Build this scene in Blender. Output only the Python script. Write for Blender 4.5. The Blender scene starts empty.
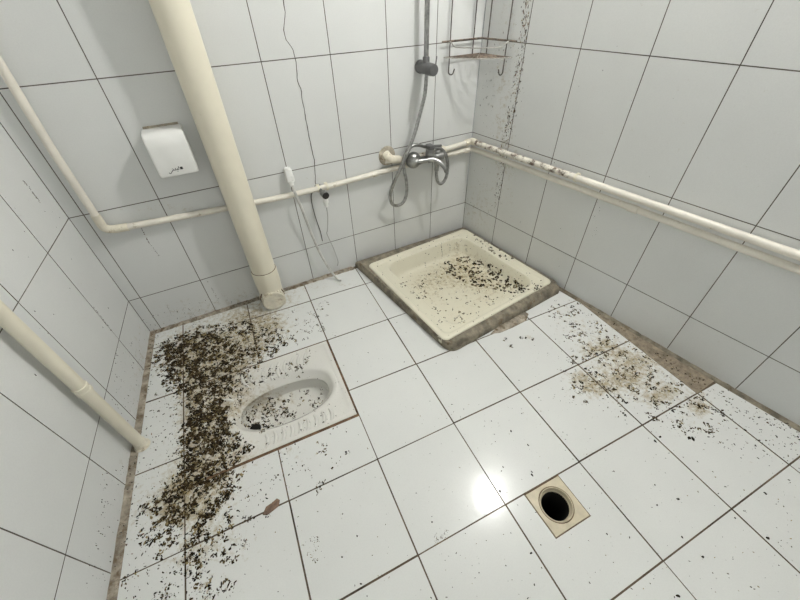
import bpy, bmesh, math, random
import numpy as np
from mathutils import Vector, Matrix, noise
from mathutils.bvhtree import BVHTree
random.seed(7)
C = bpy.context.scene.collection
S = bpy.context.scene
# ------------------------------------------------------------------ camera
CP = Vector((0.51717, -1.58590, 1.19984)); FPX = 354.872
RT = Vector((0.8795, -0.4751, -0.0259)); DN = Vector((-0.3333, -0.5764, -0.7461)); FW = Vector((0.3396, 0.6648, -0.6653))
cd = bpy.data.cameras.new('camera'); cam = bpy.data.objects.new('camera', cd); C.objects.link(cam)
cd.sensor_width = 36; cd.lens = FPX*36/800; cd.clip_start = 0.02
m = Matrix(((RT.x, -DN.x, -FW.x, CP.x), (RT.y, -DN.y, -FW.y, CP.y), (RT.z, -DN.z, -FW.z, CP.z), (0, 0, 0, 1)))
cam.matrix_world = m
S.camera = cam
# ------------------------------------------------------------------ light and exposure
LAMP = Vector((1.72, -0.86, 2.24)); LAMP_R = 0.045
LAMP_E = 755.0; FILL_E = 0.9  # ceiling lamp, then the added fill panel
w = bpy.data.worlds.new('world'); S.world = w; w.use_nodes = True
w.node_tree.nodes['Background'].inputs[0].default_value = (0.9, 0.95, 1, 1)
w.node_tree.nodes['Background'].inputs[1].default_value = 0.3
S.view_settings.view_transform = 'Standard'; S.view_settings.look = 'None'
S.view_settings.exposure = 0.0; S.view_settings.gamma = 1; S.view_settings.use_curve_mapping = False

# ------------------------------------------------------------------ pixel helpers (measuring only)
def ray(x, y): return (RT*((x-400)/FPX) + DN*((y-300)/FPX) + FW).normalized()
def fl(x, y, z=0.0):
    d = ray(x, y); return CP + d*((z-CP.z)/d.z)
def px_of(p):
    d = Vector(p)-CP; c = d.dot(FW)
    if c < 0.05: return (-999, -999)
    return (400+FPX*d.dot(RT)/c, 300+FPX*d.dot(DN)/c)
WX = 1.7945; AR = 0.13584; AL = -0.10347; CEIL = 2.30; YF = -2.6
RD = Vector((math.sin(AR), -math.cos(AR), 0)); RN = Vector((-math.cos(AR), -math.sin(AR), 0))
LD = Vector((math.sin(AL), -math.cos(AL), 0)); LN = Vector((math.cos(AL), math.sin(AL), 0))
UP = Vector((0, 0, 1))
def bw(x, z, off=0.0): return Vector((x, -off, z))
def rw(d, z, off=0.0): return Vector((WX, 0, z)) + RD*d + RN*off
def lw(d, z, off=0.0): return Vector((0, 0, z)) + LD*d + LN*off

def bpx(x, y, off=0.0):
    d = ray(x, y); return CP+d*((-off-CP.y)/d.y)
def rpx(x, y, off=0.0):
    d = ray(x, y); o = Vector((WX, 0, 0))+RN*off; return CP+d*((o-CP).dot(RN)/d.dot(RN))
def lpx(x, y, off=0.0):
    d = ray(x, y); o = LN*off; return CP+d*((o-CP).dot(LN)/d.dot(LN))

# ------------------------------------------------------------------ materials
def new_mat(name):
    m = bpy.data.materials.new(name); m.use_nodes = True
    nt = m.node_tree; b = nt.nodes['Principled BSDF']
    return m, nt, b
def node(nt, t, **k):
    n = nt.nodes.new(t)
    for a, v in k.items():
        if a in n.inputs.keys(): n.inputs[a].default_value = v
        else: setattr(n, a, v)
    return n
def noise_tex(nt, scale, detail=3, rough=0.5, coord=None):
    n = node(nt, 'ShaderNodeTexNoise'); n.inputs['Scale'].default_value = scale
    n.inputs['Detail'].default_value = detail; n.inputs['Roughness'].default_value = rough
    if coord is not None: nt.links.new(coord, n.inputs['Vector'])
    return n
def ramp(nt, fac, p0, c0, p1, c1):
    r = node(nt, 'ShaderNodeValToRGB'); e = r.color_ramp.elements
    e[0].position = p0; e[1].position = p1
    e[0].color = c0 if len(c0) == 4 else (*c0, 1); e[1].color = c1 if len(c1) == 4 else (*c1, 1)
    nt.links.new(fac, r.inputs[0]); return r
def mix(nt, fac, a, b):
    n = node(nt, 'ShaderNodeMix', data_type='RGBA')
    for s, v in ((0, fac), (6, a), (7, b)):
        if isinstance(v, (int, float)): n.inputs[s].default_value = v
        elif isinstance(v, tuple): n.inputs[s].default_value = (*v, 1) if len(v) == 3 else v
        else: nt.links.new(v, n.inputs[s])
    return n.outputs[2]
def math_(nt, op, a, b=0.0, clamp=False):
    n = node(nt, 'ShaderNodeMath', operation=op); n.use_clamp = clamp
    for s, v in ((0, a), (1, b)):
        if isinstance(v, (int, float)): n.inputs[s].default_value = v
        else: nt.links.new(v, n.inputs[s])
    return n.outputs[0]
def plain(name, col, rough=0.5, metal=0.0, var=0.08, scale=12, dirt=0.0, dirtcol=(0.25, 0.18, 0.09), bump=0.0, spec=0.5, dscale=18):
    m, nt, b = new_mat(name)
    co = node(nt, 'ShaderNodeTexCoord').outputs['Object']
    n = noise_tex(nt, scale, 4, 0.6, co)
    c2 = tuple(max(0, c*(1-var)) for c in col); c1 = tuple(min(1, c*(1+var*0.5)) for c in col)
    out = ramp(nt, n.outputs[0], 0.35, c2, 0.65, c1).outputs[0]
    if dirt > 0:
        d = noise_tex(nt, dscale, 6, 0.7, co)
        f = ramp(nt, d.outputs[0], 0.72-dirt*0.3, (0, 0, 0), 0.80-dirt*0.22, (1, 1, 1)).outputs[0]
        out = mix(nt, f, out, dirtcol)
    nt.links.new(out, b.inputs['Base Color'])
    b.inputs['Roughness'].default_value = rough; b.inputs['Metallic'].default_value = metal
    b.inputs['Specular IOR Level'].default_value = spec
    if bump:
        bp = node(nt, 'ShaderNodeBump'); bp.inputs['Strength'].default_value = bump; bp.inputs['Distance'].default_value = 0.003
        nn = noise_tex(nt, scale*6, 4, 0.6, co); nt.links.new(nn.outputs[0], bp.inputs['Height']); nt.links.new(bp.outputs[0], b.inputs['Normal'])
    return m
def tile_mat(name, col, rough, stain, stain2, gain, speck=0.0, spec=0.5):
    """glazed tile; the vertex attribute 'grime' (0..1) says how soiled the place is"""
    m, nt, b = new_mat(name)
    co = node(nt, 'ShaderNodeTexCoord').outputs['Object']
    at = node(nt, 'ShaderNodeAttribute', attribute_name='grime').outputs['Fac']
    big = noise_tex(nt, 3.0, 4, 0.6, co)
    base = ramp(nt, big.outputs[0], 0.3, tuple(c*0.95 for c in col), 0.7, col).outputs[0]
    grain = noise_tex(nt, 260, 2, 0.5, co)
    base = mix(nt, ramp(nt, grain.outputs[0], 0.35, (0.10,)*3, 0.6, (0, 0, 0)).outputs[0], base, tuple(c*0.72 for c in col))
    # soft tan film
    n1 = noise_tex(nt, 46, 6, 0.75, co)
    f1 = math_(nt, 'MULTIPLY', math_(nt, 'SUBTRACT', math_(nt, 'ADD', math_(nt, 'MULTIPLY', n1.outputs[0], 2.4), math_(nt, 'MULTIPLY', at, gain*1.25)), 1.56), 2.0, True)
    f1 = math_(nt, 'MULTIPLY', f1, 0.78)
    out = mix(nt, f1, base, stain)
    # darker crust patches
    n2 = noise_tex(nt, 75, 5, 0.65, co)
    f2 = math_(nt, 'MULTIPLY', math_(nt, 'SUBTRACT', math_(nt, 'ADD', math_(nt, 'MULTIPLY', n2.outputs[0], 2.2), math_(nt, 'MULTIPLY', at, gain*0.9)), 1.72), 4.0, True)
    out = mix(nt, math_(nt, 'MULTIPLY', f2, 0.8), out, stain2)
    if speck:
        n3 = noise_tex(nt, 110, 3, 0.6, co)
        f3 = ramp(nt, n3.outputs[0], 0.70, (0, 0, 0), 0.74, (1, 1, 1)).outputs[0]
        out = mix(nt, math_(nt, 'MULTIPLY', f3, speck), out, (0.12, 0.10, 0.07))
    nt.links.new(out, b.inputs['Base Color'])
    rn = noise_tex(nt, 14, 5, 0.7, co)
    r = math_(nt, 'ADD', math_(nt, 'MULTIPLY', rn.outputs[0], 0.16), rough-0.08)
    r = math_(nt, 'ADD', r, math_(nt, 'MULTIPLY', f1, 0.45))
    nt.links.new(r, b.inputs['Roughness'])
    b.inputs['Specular IOR Level'].default_value = spec
    bp = node(nt, 'ShaderNodeBump'); bp.inputs['Strength'].default_value = 0.12; bp.inputs['Distance'].default_value = 0.002
    nn = noise_tex(nt, 45, 3, 0.5, co); nt.links.new(nn.outputs[0], bp.inputs['Height']); nt.links.new(bp.outputs[0], b.inputs['Normal'])
    return m
M = {}
M['floor'] = tile_mat('floor_tile', (0.745, 0.755, 0.73), 0.17, (0.34, 0.265, 0.13), (0.085, 0.06, 0.025), 0.62, 0.5, 0.30)
M['wall'] = tile_mat('wall_tile', (0.725, 0.735, 0.72), 0.38, (0.42, 0.36, 0.24), (0.16, 0.11, 0.05), 0.5, 0.0, 0.35)
M['grout_f'] = plain('floor_grout', (0.13, 0.095, 0.06), 0.9, var=0.6, scale=9)
M['grout_w'] = plain('wall_grout', (0.13, 0.11, 0.09), 0.9, var=0.4, scale=6)
M['mortar'] = plain('old_mortar', (0.25, 0.22, 0.165), 0.9, var=0.5, scale=22, dirt=0.55, dirtcol=(0.14, 0.095, 0.05), bump=0.8)
M['mortar_pale'] = plain('pale_mortar', (0.47, 0.42, 0.33), 0.9, var=0.4, scale=20, dirt=0.5, dirtcol=(0.20, 0.13, 0.07), bump=0.6)
M['mortar_brown'] = plain('stained_mortar', (0.37, 0.325, 0.26), 0.9, var=0.5, scale=26, dirt=0.8, dirtcol=(0.14, 0.10, 0.06), bump=0.6, dscale=30)
M['joint'] = plain('rusty_joint_and_gap_shade', (0.16, 0.095, 0.05), 0.9, var=0.6, scale=25)  # brown joints; also the painted shadow gap behind the cleanout cap
M['earth'] = plain('bare_screed', (0.29, 0.24, 0.175), 0.95, var=0.4, scale=30, dirt=0.4, dirtcol=(0.10, 0.07, 0.04), bump=0.8)
M['paint'] = plain('ceiling_paint', (0.78, 0.78, 0.76), 0.8)
M['pvc'] = plain('cream_plastic_pipe', (0.77, 0.725, 0.59), 0.38, var=0.05, scale=5, dirt=0.12, dirtcol=(0.5, 0.43, 0.3))
M['pvc_dirty'] = plain('soiled_cream_plastic', (0.78, 0.73, 0.60), 0.45, var=0.15, scale=20, dirt=0.5, dirtcol=(0.33, 0.24, 0.13))
M['pipe'] = plain('painted_water_pipe', (0.80, 0.76, 0.67), 0.40, var=0.10, scale=8, dirt=0.28, dirtcol=(0.36, 0.27, 0.16))
M['pipe_rust'] = plain('flaking_pipe_paint', (0.80, 0.76, 0.67), 0.5, var=0.15, scale=10, dirt=0.85, dirtcol=(0.10, 0.06, 0.035), dscale=34)
M['chrome'] = plain('tarnished_chrome', (0.36, 0.36, 0.35), 0.30, 0.95, var=0.35, scale=30)
M['hose'] = plain('steel_hose', (0.36, 0.36, 0.35), 0.32, 0.9, var=0.3, scale=60)
M['greyplastic'] = plain('grey_plastic', (0.15, 0.15, 0.15), 0.4, 0.3, var=0.15)
M['wire'] = plain('rusty_wire', (0.33, 0.27, 0.22), 0.4, 0.8, var=0.6, scale=40, dirt=0.6, dirtcol=(0.14, 0.06, 0.03), dscale=40)
M['wire_dark'] = plain('dark_wire', (0.13, 0.11, 0.10), 0.5, 0.6, var=0.4, scale=40)
M['wire_bright'] = plain('bright_wire', (0.62, 0.60, 0.57), 0.25, 0.95, var=0.2, scale=40)
M['white'] = plain('white_plastic', (0.86, 0.86, 0.83), 0.32, var=0.04)
M['black'] = plain('black_rubber', (0.012, 0.010, 0.010), 0.5)
M['dark'] = plain('drain_black', (0.006, 0.005, 0.004), 0.9)
M['cord'] = plain('white_hose', (0.62, 0.61, 0.58), 0.45, var=0.2, scale=30)
M['cord_grey'] = plain('thin_grey_cord', (0.42, 0.41, 0.39), 0.5)
M['cord_dark'] = plain('thin_dark_cord', (0.10, 0.09, 0.08), 0.6)
M['drain'] = plain('cream_drain_plastic', (0.60, 0.53, 0.38), 0.45, var=0.15, scale=20, dirt=0.25, dirtcol=(0.30, 0.22, 0.12))
M['ink'] = plain('black_print', (0.02, 0.02, 0.02), 0.5)
M['leaf'] = plain('brown_scrap', (0.20, 0.13, 0.09), 0.8, var=0.4, scale=60)
D = [plain('dirt_black', (0.018, 0.013, 0.007), 0.8, var=0.5, scale=150, spec=.15), plain('dirt_brown', (0.055, 0.036, 0.015), 0.8, var=0.5, scale=150, spec=.15),
     plain('dirt_olive', (0.135, 0.102, 0.05), 0.85, var=0.5, scale=150, spec=.2), plain('dirt_tan', (0.32, 0.255, 0.13), 0.85, var=0.4, scale=150, spec=.2),
     plain('dirt_pale', (0.62, 0.58, 0.48), 0.8, var=0.3, scale=150), plain('dirt_rust', (0.16, 0.075, 0.03), 0.8, var=0.4, scale=150)]
def glaze(name, col, stain, gain=0.6, rough=0.22):
    return tile_mat(name, col, rough, stain, (0.12, 0.09, 0.05), gain, 0.25)
M['pan'] = glaze('toilet_porcelain', (0.74, 0.73, 0.68), (0.36, 0.29, 0.17))
M['tray'] = glaze('cream_enamel', (0.78, 0.745, 0.60), (0.40, 0.33, 0.18))
me, nt, b = new_mat('lamp_glow'); b.inputs['Emission Color'].default_value = (1, 0.99, 0.965, 1); b.inputs['Emission Strength'].default_value = LAMP_E
b.inputs['Base Color'].default_value = (0.8, 0.8, 0.8, 1); M['glow'] = me
mw_, nt, b = new_mat('fill_panel_glow'); b.inputs['Emission Color'].default_value = (0.95, 0.98, 1, 1); b.inputs['Emission Strength'].default_value = FILL_E  # emission for the added fill panel behind the camera
b.inputs['Base Color'].default_value = (0.8, 0.8, 0.8, 1); M['fill'] = mw_

# ------------------------------------------------------------------ mesh helpers
def wloc(o):
    v = Vector((0, 0, 0))
    while o is not None: v += o.location; o = o.parent
    return v
def meta(o, label=None, cat=None, group=None, kind=None):
    if label: o['label'] = label
    if cat: o['category'] = cat
    if group: o['group'] = group
    if kind: o['kind'] = kind
    return o
def thing(name, loc, label, cat, group=None):
    o = bpy.data.objects.new(name, None); o.empty_display_size = 0.05; C.objects.link(o); o.location = loc
    return meta(o, label, cat, group)
def link(name, V, F, mats, parent=None, smooth=True, mi=None, attr=None, loc=None):
    """V in world coordinates"""
    off = wloc(parent) if parent else Vector((0, 0, 0))
    me = bpy.data.meshes.new(name)
    o = bpy.data.objects.new(name, me)
    base = Vector(loc) if loc is not None else off
    me.from_pydata([tuple(Vector(v)-base) for v in V], [], F)
    for mm in (mats if isinstance(mats, (list, tuple)) else [mats]): me.materials.append(mm)
    if mi is not None: me.polygons.foreach_set('material_index', mi)
    if smooth: me.polygons.foreach_set('use_smooth', [True]*len(me.polygons))
    if attr is not None:
        a = me.attributes.new('grime', 'FLOAT', 'POINT'); a.data.foreach_set('value', attr)
    if smooth and len(F) < 20000: me.set_sharp_from_angle(angle=math.radians(38))
    me.update(); C.objects.link(o)
    if parent: o.parent = parent; o.location = base-off
    elif loc is not None: o.location = base
    return o
class G:
    def __init__(s): s.V = []; s.F = []; s.m = []
    def add(s, V, F, mi=0):
        n = len(s.V); s.V += [Vector(v) for v in V]; s.F += [tuple(i+n for i in f) for f in F]; s.m += [mi]*len(F); return s
    def link(s, name, mats, parent=None, smooth=True, **k): return link(name, s.V, s.F, mats, parent, smooth, s.m, **k)
def frame(a):
    a = a.normalized(); u = a.cross(Vector((0, 0, 1)))
    if u.length < 0.05: u = a.cross(Vector((0, 1, 0)))
    u.normalize(); return u, a.cross(u).normalized()
def loft(loops, closed=True, cap0=True, cap1=True):
    n = len(loops[0]); V = [v for l in loops for v in l]; F = []
    for i in range(len(loops)-1):
        for j in range(n if closed else n-1):
            k = (j+1) % n; F.append((i*n+j, i*n+k, (i+1)*n+k, (i+1)*n+j))
    if cap0: F.append(tuple(range(n))[::-1])
    if cap1: F.append(tuple((len(loops)-1)*n+j for j in range(n)))
    return V, F
def lathe(o, ax, prof, seg=24, cap0=True, cap1=True):
    o = Vector(o); ax = Vector(ax).normalized(); u, v = frame(ax)
    return loft([[o+ax*h+(u*math.cos(t)+v*math.sin(t))*r for t in [2*math.pi*i/seg for i in range(seg)]] for r, h in prof], True, cap0, cap1)
def smooth_path(P, n=8):
    P = [Vector(p) for p in P]
    if len(P) < 3: return P
    Q = [P[0]*2-P[1]]+P+[P[-1]*2-P[-2]]; out = []
    for i in range(1, len(Q)-2):
        a, b, c, d = Q[i-1:i+3]
        for k in range(n):
            t = k/n; out.append(0.5*((2*b)+(c-a)*t+(2*a-5*b+4*c-d)*t*t+(3*b-a-3*c+d)*t*t*t))
    return out+[P[-1]]
def corner_path(P, r=0.02, n=5):
    """polyline with rounded corners"""
    P = [Vector(p) for p in P]; out = [P[0]]
    for i in range(1, len(P)-1):
        a, b, c = P[i-1], P[i], P[i+1]; da = (a-b); dc = (c-b); q = min(r, da.length*0.49, dc.length*0.49)
        s = b+da.normalized()*q; e = b+dc.normalized()*q
        for k in range(n+1):
            t = k/n; out.append(s*(1-t)**2+b*2*t*(1-t)+e*t*t)
    return out+[P[-1]]
def tube(P, r, seg=12, wob=0.0):
    P = [Vector(p) for p in P]; N = len(P); loops = []
    T = [(P[min(i+1, N-1)]-P[max(i-1, 0)]).normalized() for i in range(N)]
    u, _ = frame(T[0])
    for i in range(N):
        u = (u-T[i]*u.dot(T[i]));
        if u.length < 1e-6: u, _ = frame(T[i])
        u.normalize(); v = T[i].cross(u); rr = r[i] if isinstance(r, list) else r
        if wob: rr *= 1+wob*(i % 2)
        loops.append([P[i]+(u*math.cos(a)+v*math.sin(a))*rr for a in [2*math.pi*k/seg for k in range(seg)]])
    return loft(loops)
def boxg(c, sx, sy, sz, ux=Vector((1, 0, 0)), uy=Vector((0, 1, 0)), uz=UP, bev=0.0, seg=2):
    bm = bmesh.new(); bmesh.ops.create_cube(bm, size=1.0)
    for v in bm.verts: v.co = Vector((v.co.x*sx, v.co.y*sy, v.co.z*sz))
    if bev: bmesh.ops.bevel(bm, geom=bm.edges[:], offset=bev, segments=seg, affect='EDGES', profile=0.5)
    c = Vector(c); bm.verts.ensure_lookup_table()
    V = [c+ux*v.co.x+uy*v.co.y+uz*v.co.z for v in bm.verts]; F = [tuple(v.index for v in f.verts) for f in bm.faces]; bm.free()
    return V, F

# ------------------------------------------------------------------ convex clipping for tiles cut round fittings
def clip(poly, a, b, keep=1):
    """part of convex poly on the left (keep=1) or right (-1) of the line a->b"""
    out = []; n = len(poly)
    def sd(p): return ((b[0]-a[0])*(p[1]-a[1])-(b[1]-a[1])*(p[0]-a[0]))*keep
    for i in range(n):
        p, q = poly[i], poly[(i+1) % n]; sp, sq = sd(p), sd(q)
        if sp >= 0: out.append(p)
        if (sp > 0 and sq < 0) or (sp < 0 and sq > 0):
            t = sp/(sp-sq); out.append((p[0]+(q[0]-p[0])*t, p[1]+(q[1]-p[1])*t))
    return out
def area(p): return abs(sum(p[i][0]*p[(i+1) % len(p)][1]-p[(i+1) % len(p)][0]*p[i][1] for i in range(len(p))))/2 if len(p) > 2 else 0
def subtract(polys, hole):
    res = []
    for p in polys:
        rest = p
        for i in range(len(hole)):
            a, b = hole[i], hole[(i+1) % len(hole)]
            o = clip(rest, a, b, -1)
            if area(o) > 1e-8: res.append(o)
            rest = clip(rest, a, b, 1)
            if area(rest) < 1e-8: break
    return res
def inter(poly, conv):
    for i in range(len(conv)):
        poly = clip(poly, conv[i], conv[(i+1) % len(conv)], 1)
        if area(poly) < 1e-8: return []
    return poly
def ccw(p): return p if sum(p[i][0]*p[(i+1) % len(p)][1]-p[(i+1) % len(p)][0]*p[i][1] for i in range(len(p))) > 0 else p[::-1]

# ------------------------------------------------------------------ where it is soiled: (px, py, radius x, radius y, strength)
BLOBS = [(590, 350, 10, 5, .8), (606, 345, 8, 5, .9), (618, 352, 8, 5, .9), (578, 378, 9, 5, .8), (640, 360, 14, 7, .6), (665, 392, 10, 6, .8), (652, 400, 10, 5, .8), (700, 408, 8, 7, .9), (628, 380, 10, 6, .7), (595, 388, 12, 6, .8), (528, 337, 5, 3, .8), (272, 325, 10, 5, .5), (240, 318, 20, 6, .4), (200, 350, 42, 26, 1.0), (215, 385, 34, 34, 1.0), (205, 430, 28, 40, 1.0), (195, 485, 36, 28, 0.95), (172, 510, 30, 20, 0.8), (268, 335, 30, 16, .55),
         (240, 350, 24, 16, .7), (285, 450, 22, 12, .5), (215, 540, 36, 30, .55), (185, 560, 20, 16, .5), (262, 318, 26, 12, .55), (240, 455, 14, 12, .7),
         (585, 330, 40, 18, .42), (620, 365, 40, 22, .5), (655, 385, 40, 24, .42), (600, 385, 34, 18, .42), (700, 400, 26, 18, .35), (690, 430, 30, 20, .25), (560, 310, 18, 10, .3),
         (470, 272, 38, 20, .85), (500, 282, 26, 14, .7), (425, 285, 24, 12, .6), (441, 248, 3, 9, .8), (457, 246, 3, 9, .7), (500, 262, 20, 10, .4), (455, 312, 30, 8, .35), (440, 262, 30, 14, .2), (285, 400, 36, 20, .45), (262, 408, 20, 18, .5),
         (500, 70, 9, 80, .45), (512, 20, 8, 50, .35), (507, 150, 12, 60, .5), (478, 210, 18, 30, .5), (545, 158, 90, 10, .18), (170, 208, 70, 6, .5), (145, 235, 10, 14, .35),
         (190, 308, 40, 10, .45), (245, 300, 30, 14, .45), (280, 298, 22, 10, .5), (390, 155, 22, 9, .45), (330, 285, 60, 6, .35), (330, 178, 60, 5, .25),
         (140, 380, 10, 60, .35), (128, 480, 10, 80, .35), (515, 415, 12, 8, .12), (450, 165, 30, 20, .15), (310, 470, 10, 12, .2), (300, 300, 12, 30, .12), (415, 555, 12, 6, .3)]
def grime_at(p):
    x, y = px_of(p); s = 0.0
    for bx, by, rx, ry, k in BLOBS:
        d = ((x-bx)/rx)**2+((y-by)/ry)**2
        if d < 6: s += k*math.exp(-d*0.9)
    return min(1.0, s)

# ------------------------------------------------------------------ floor
FA = -0.057434; FO = Vector((0.730846, -0.162533, 0)); E1 = Vector((math.cos(FA), math.sin(FA), 0)); E2 = Vector((math.sin(FA), -math.cos(FA), 0))
def g2(i, j): p = FO+E1*i*0.3+E2*j*0.3; return (p.x, p.y)
def gl(x, y, z=0.0): return FO+E1*x+E2*y+UP*z            # metres along the tile grid
PANX0, PANX1, PANY0, PANY1 = -0.534, -0.002, 0.302, 0.712
pan_rect = ccw([tuple(gl(x, y)[:2]) for x, y in ((PANX0-.0, PANY0-.004), (PANX1+.003, PANY0-.004), (PANX1+.003, PANY1+.009), (PANX0-.0, PANY1+.009))])
tray_q = [(1.086, -0.088), (1.772, -0.047), (1.8475, -0.701), (1.145, -0.768)]     # back-left, back-right, front-right, front-left
cen = Vector((sum(q[0] for q in tray_q)/4, sum(q[1] for q in tray_q)/4))
tray_hole = ccw([tuple(cen+(Vector(q)-cen)*0.97) for q in tray_q])
drain_q = [(1.0303, -1.3844), (1.1681, -1.3918), (1.163, -1.5242), (1.0277, -1.5169)]
drain_hole = ccw(drain_q)
HOLES = [pan_rect, tray_hole, drain_hole]
room = ccw([tuple(v[:2]) for v in (lw(0.0, 0), rw(0.0, 0), rw(2.7, 0), lw(2.7, 0))])
# tiles stop short of the walls where the edge is filled with mortar
def lim(l, r, bk): return ccw([tuple(v[:2]) for v in (lw(-0.2, 0, l)+Vector((0, 0, 0)), rw(-0.2, 0, r), rw(2.7, 0, r), lw(2.7, 0, l))])
inside = lim(0.022, 0.021, 0)
inside = clip(inside, (0, -0.022), (3, -0.030), -1)
fg = G(); GA = []
def flat(polys, z, mi, fine=None):
    for p in polys:
        n = len(fg.V); fg.V += [Vector((q[0], q[1], z)) for q in p]; fg.F.append(tuple(range(n, n+len(p)))); fg.m.append(mi)
grout = [room]
for h in HOLES: grout = subtract(grout, h)
flat(grout, -0.0022, 1)
gap = 0.0022
# dice the tile faces so that the soiled places can be described on them
for i in range(-4, 6):
    for j in range(-2, 9):
        if i == 4 and j < 4: continue                                        # missing cut tiles, screed shows
        if i == 5: continue
        di = 0.0; g = gap/0.3*(0.7+0.6*random.random())
        cell = ccw([g2(i+g, j+g), g2(i+1-g, j+g), g2(i+1-g, j+1-g), g2(i+g, j+1-g)])
        if i == 4: cell = ccw([g2(4+g, j+g), g2(6.0, j+g), g2(6.0, j+1-g), g2(4+g, j+1-g)])
        cell = inter(cell, inside)
        if not cell: continue
        dz = random.uniform(-0.0006, 0.0006); ta, tb = random.uniform(-.003, .003), random.uniform(-.003, .003)
        cx = sum(q[0] for q in cell)/len(cell); cy = sum(q[1] for q in cell)/len(cell)
        xs0, xs1 = min(q[0] for q in cell), max(q[0] for q in cell); ys0, ys1 = min(q[1] for q in cell), max(q[1] for q in cell)
        parts = [cell]
        for h in HOLES: parts = subtract(parts, h)
        nx = max(1, int((xs1-xs0)/0.022)) if cy > -1.7 else 1; ny = max(1, int((ys1-ys0)/0.022)) if cy > -1.7 else 1
        for p in parts:
            for a in range(nx):
                q = clip(p, (xs0+(xs1-xs0)*a/nx, 0), (xs0+(xs1-xs0)*a/nx, 1), -1)
                q = clip(q, (xs0+(xs1-xs0)*(a+1)/nx, 0), (xs0+(xs1-xs0)*(a+1)/nx, 1), 1) if q else q
                if not q: continue
                for b_ in range(ny):
                    y0 = ys0+(ys1-ys0)*b_/ny; y1 = ys0+(ys1-ys0)*(b_+1)/ny
                    c = clip(q, (0, y0), (1, y0), 1); c = clip(c, (0, y1), (1, y1), -1) if c else c
                    if area(c) < 1e-8: continue
                    n = len(fg.V); fg.V += [Vector((v[0], v[1], dz+(v[0]-cx)*ta+(v[1]-cy)*tb)) for v in c]; fg.F.append(tuple(range(n, n+len(c)))); fg.m.append(0)
            for k in range(len(p)):                                              # tile edges
                a, b_ = p[k], p[(k+1) % len(p)]; n = len(fg.V)
                zt = lambda v: dz+(v[0]-cx)*ta+(v[1]-cy)*tb
                fg.V += [Vector((a[0], a[1], -0.004)), Vector((b_[0], b_[1], -0.004)), Vector((b_[0], b_[1], zt(b_))), Vector((a[0], a[1], zt(a)))]
                fg.F.append((n, n+1, n+2, n+3)); fg.m.append(1)
# slab under
s0 = G(); s0.add(*boxg((0.8, -1.2, -0.26), 4.2, 4.4, 0.04))
fg.add(s0.V, s0.F, 1)
floor_attr = [grime_at(v) for v in fg.V]
floor = fg.link('floor', [M['floor'], M['grout_f']], smooth=False, attr=floor_attr); meta(floor, kind='structure')
floor['label'] = 'white glazed square floor tiles with dark joints'

# ------------------------------------------------------------------ walls
def tiled_wall(name, O, U, N, cols, rows, ulen, fine, label):
    w = G()
    def P(u, z, n): return O+U*u+UP*z+N*n
    # body slab, its room side is the grout plane
    u0, u1 = cols[0], cols[-1]
    c = [P(u0, rows[0], -0.0014), P(u1, rows[0], -0.0014), P(u1, rows[-1], -0.0014), P(u0, rows[-1], -0.0014)]
    bk = [P(u0-0.05, rows[0], -0.10), P(u1+0.05, rows[0], -0.10), P(u1+0.05, rows[-1], -0.10), P(u0-0.05, rows[-1], -0.10)]
    w.add(c+bk, [(0, 1, 2, 3), (4, 7, 6, 5), (0, 4, 5, 1), (1, 5, 6, 2), (2, 6, 7, 3), (3, 7, 4, 0)], 1)
    for a in range(len(cols)-1):
        for b_ in range(len(rows)-1):
            g = 0.0015
            x0, x1, z0, z1 = cols[a]+g, cols[a+1]-g, rows[b_]+g, rows[b_+1]-g
            if x1-x0 < 0.004: continue
            tu, tz = random.uniform(-.0015, .0015), random.uniform(-.0015, .0015)
            vis = fine and z0 < 1.3 and x0 < 2.0
            nx = max(1, int((x1-x0)/0.03)) if vis else 1; nz = max(1, int((z1-z0)/0.03)) if vis else 1
            V = []; F = []
            for r in range(nz+1):
                for q in range(nx+1):
                    uu = x0+(x1-x0)*q/nx; zz = z0+(z1-z0)*r/nz
                    V.append(P(uu, zz, (uu-(x0+x1)/2)*tu+(zz-(z0+z1)/2)*tz))
            for r in range(nz):
                for q in range(nx):
                    k = r*(nx+1)+q; F.append((k, k+1, k+nx+2, k+nx+1))
            w.add(V, F, 0)
            cs = [(x0, z0), (x1, z0), (x1, z1), (x0, z1)]
            for k in range(4):
                (ua, za), (ub, zb) = cs[k], cs[(k+1) % 4]
                hh = lambda uu, zz: (uu-(x0+x1)/2)*tu+(zz-(z0+z1)/2)*tz
                w.add([P(ua, za, -0.003), P(ub, zb, -0.003), P(ub, zb, hh(ub, zb)), P(ua, za, hh(ua, za))], [(0, 1, 2, 3)], 1)
    o = w.link(name, [M['wall'], M['grout_w']], smooth=False, attr=[grime_at(v) for v in w.V]); meta(o, kind='structure'); o['label'] = label
    return o
ROWS = [-0.03, 0.1984, 0.6002, 1.002, 1.404, 1.806, 2.208, CEIL]
wall_back = tiled_wall('wall_back', Vector((0, 0, 0)), Vector((1, 0, 0)), Vector((0, -1, 0)), [0, .0455, .2915, .5445, .798, 1.0615, 1.308, 1.548, WX], ROWS, 2, True, 'white tiled back wall with a long crack')
rc = [0]+[0.2472+0.2511*k for k in range(0, 11)]
rc = [0]+[d for d in rc[1:] if d < 2.72]
wall_right = tiled_wall('wall_right', Vector((WX, 0, 0)), RD, RN, rc, ROWS, 2, True, 'white tiled right wall behind the two pipes')
lc = [0]+[0.2433+0.2511*k for k in range(0, 11)]
lc = [d for d in lc if d < 2.72]
wall_left = tiled_wall('wall_left', Vector((0, 0, 0)), LD, LN, lc, ROWS, 2, True, 'white tiled left wall')
a = lw(2.66, 0); b_ = rw(2.70, 0)
g = G(); g.add(*boxg(((a.x+b_.x)/2, YF-0.10, CEIL/2), 3.2, 0.1, CEIL)); meta(g.link('wall_front', M['paint'], smooth=False), kind='structure')
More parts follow.
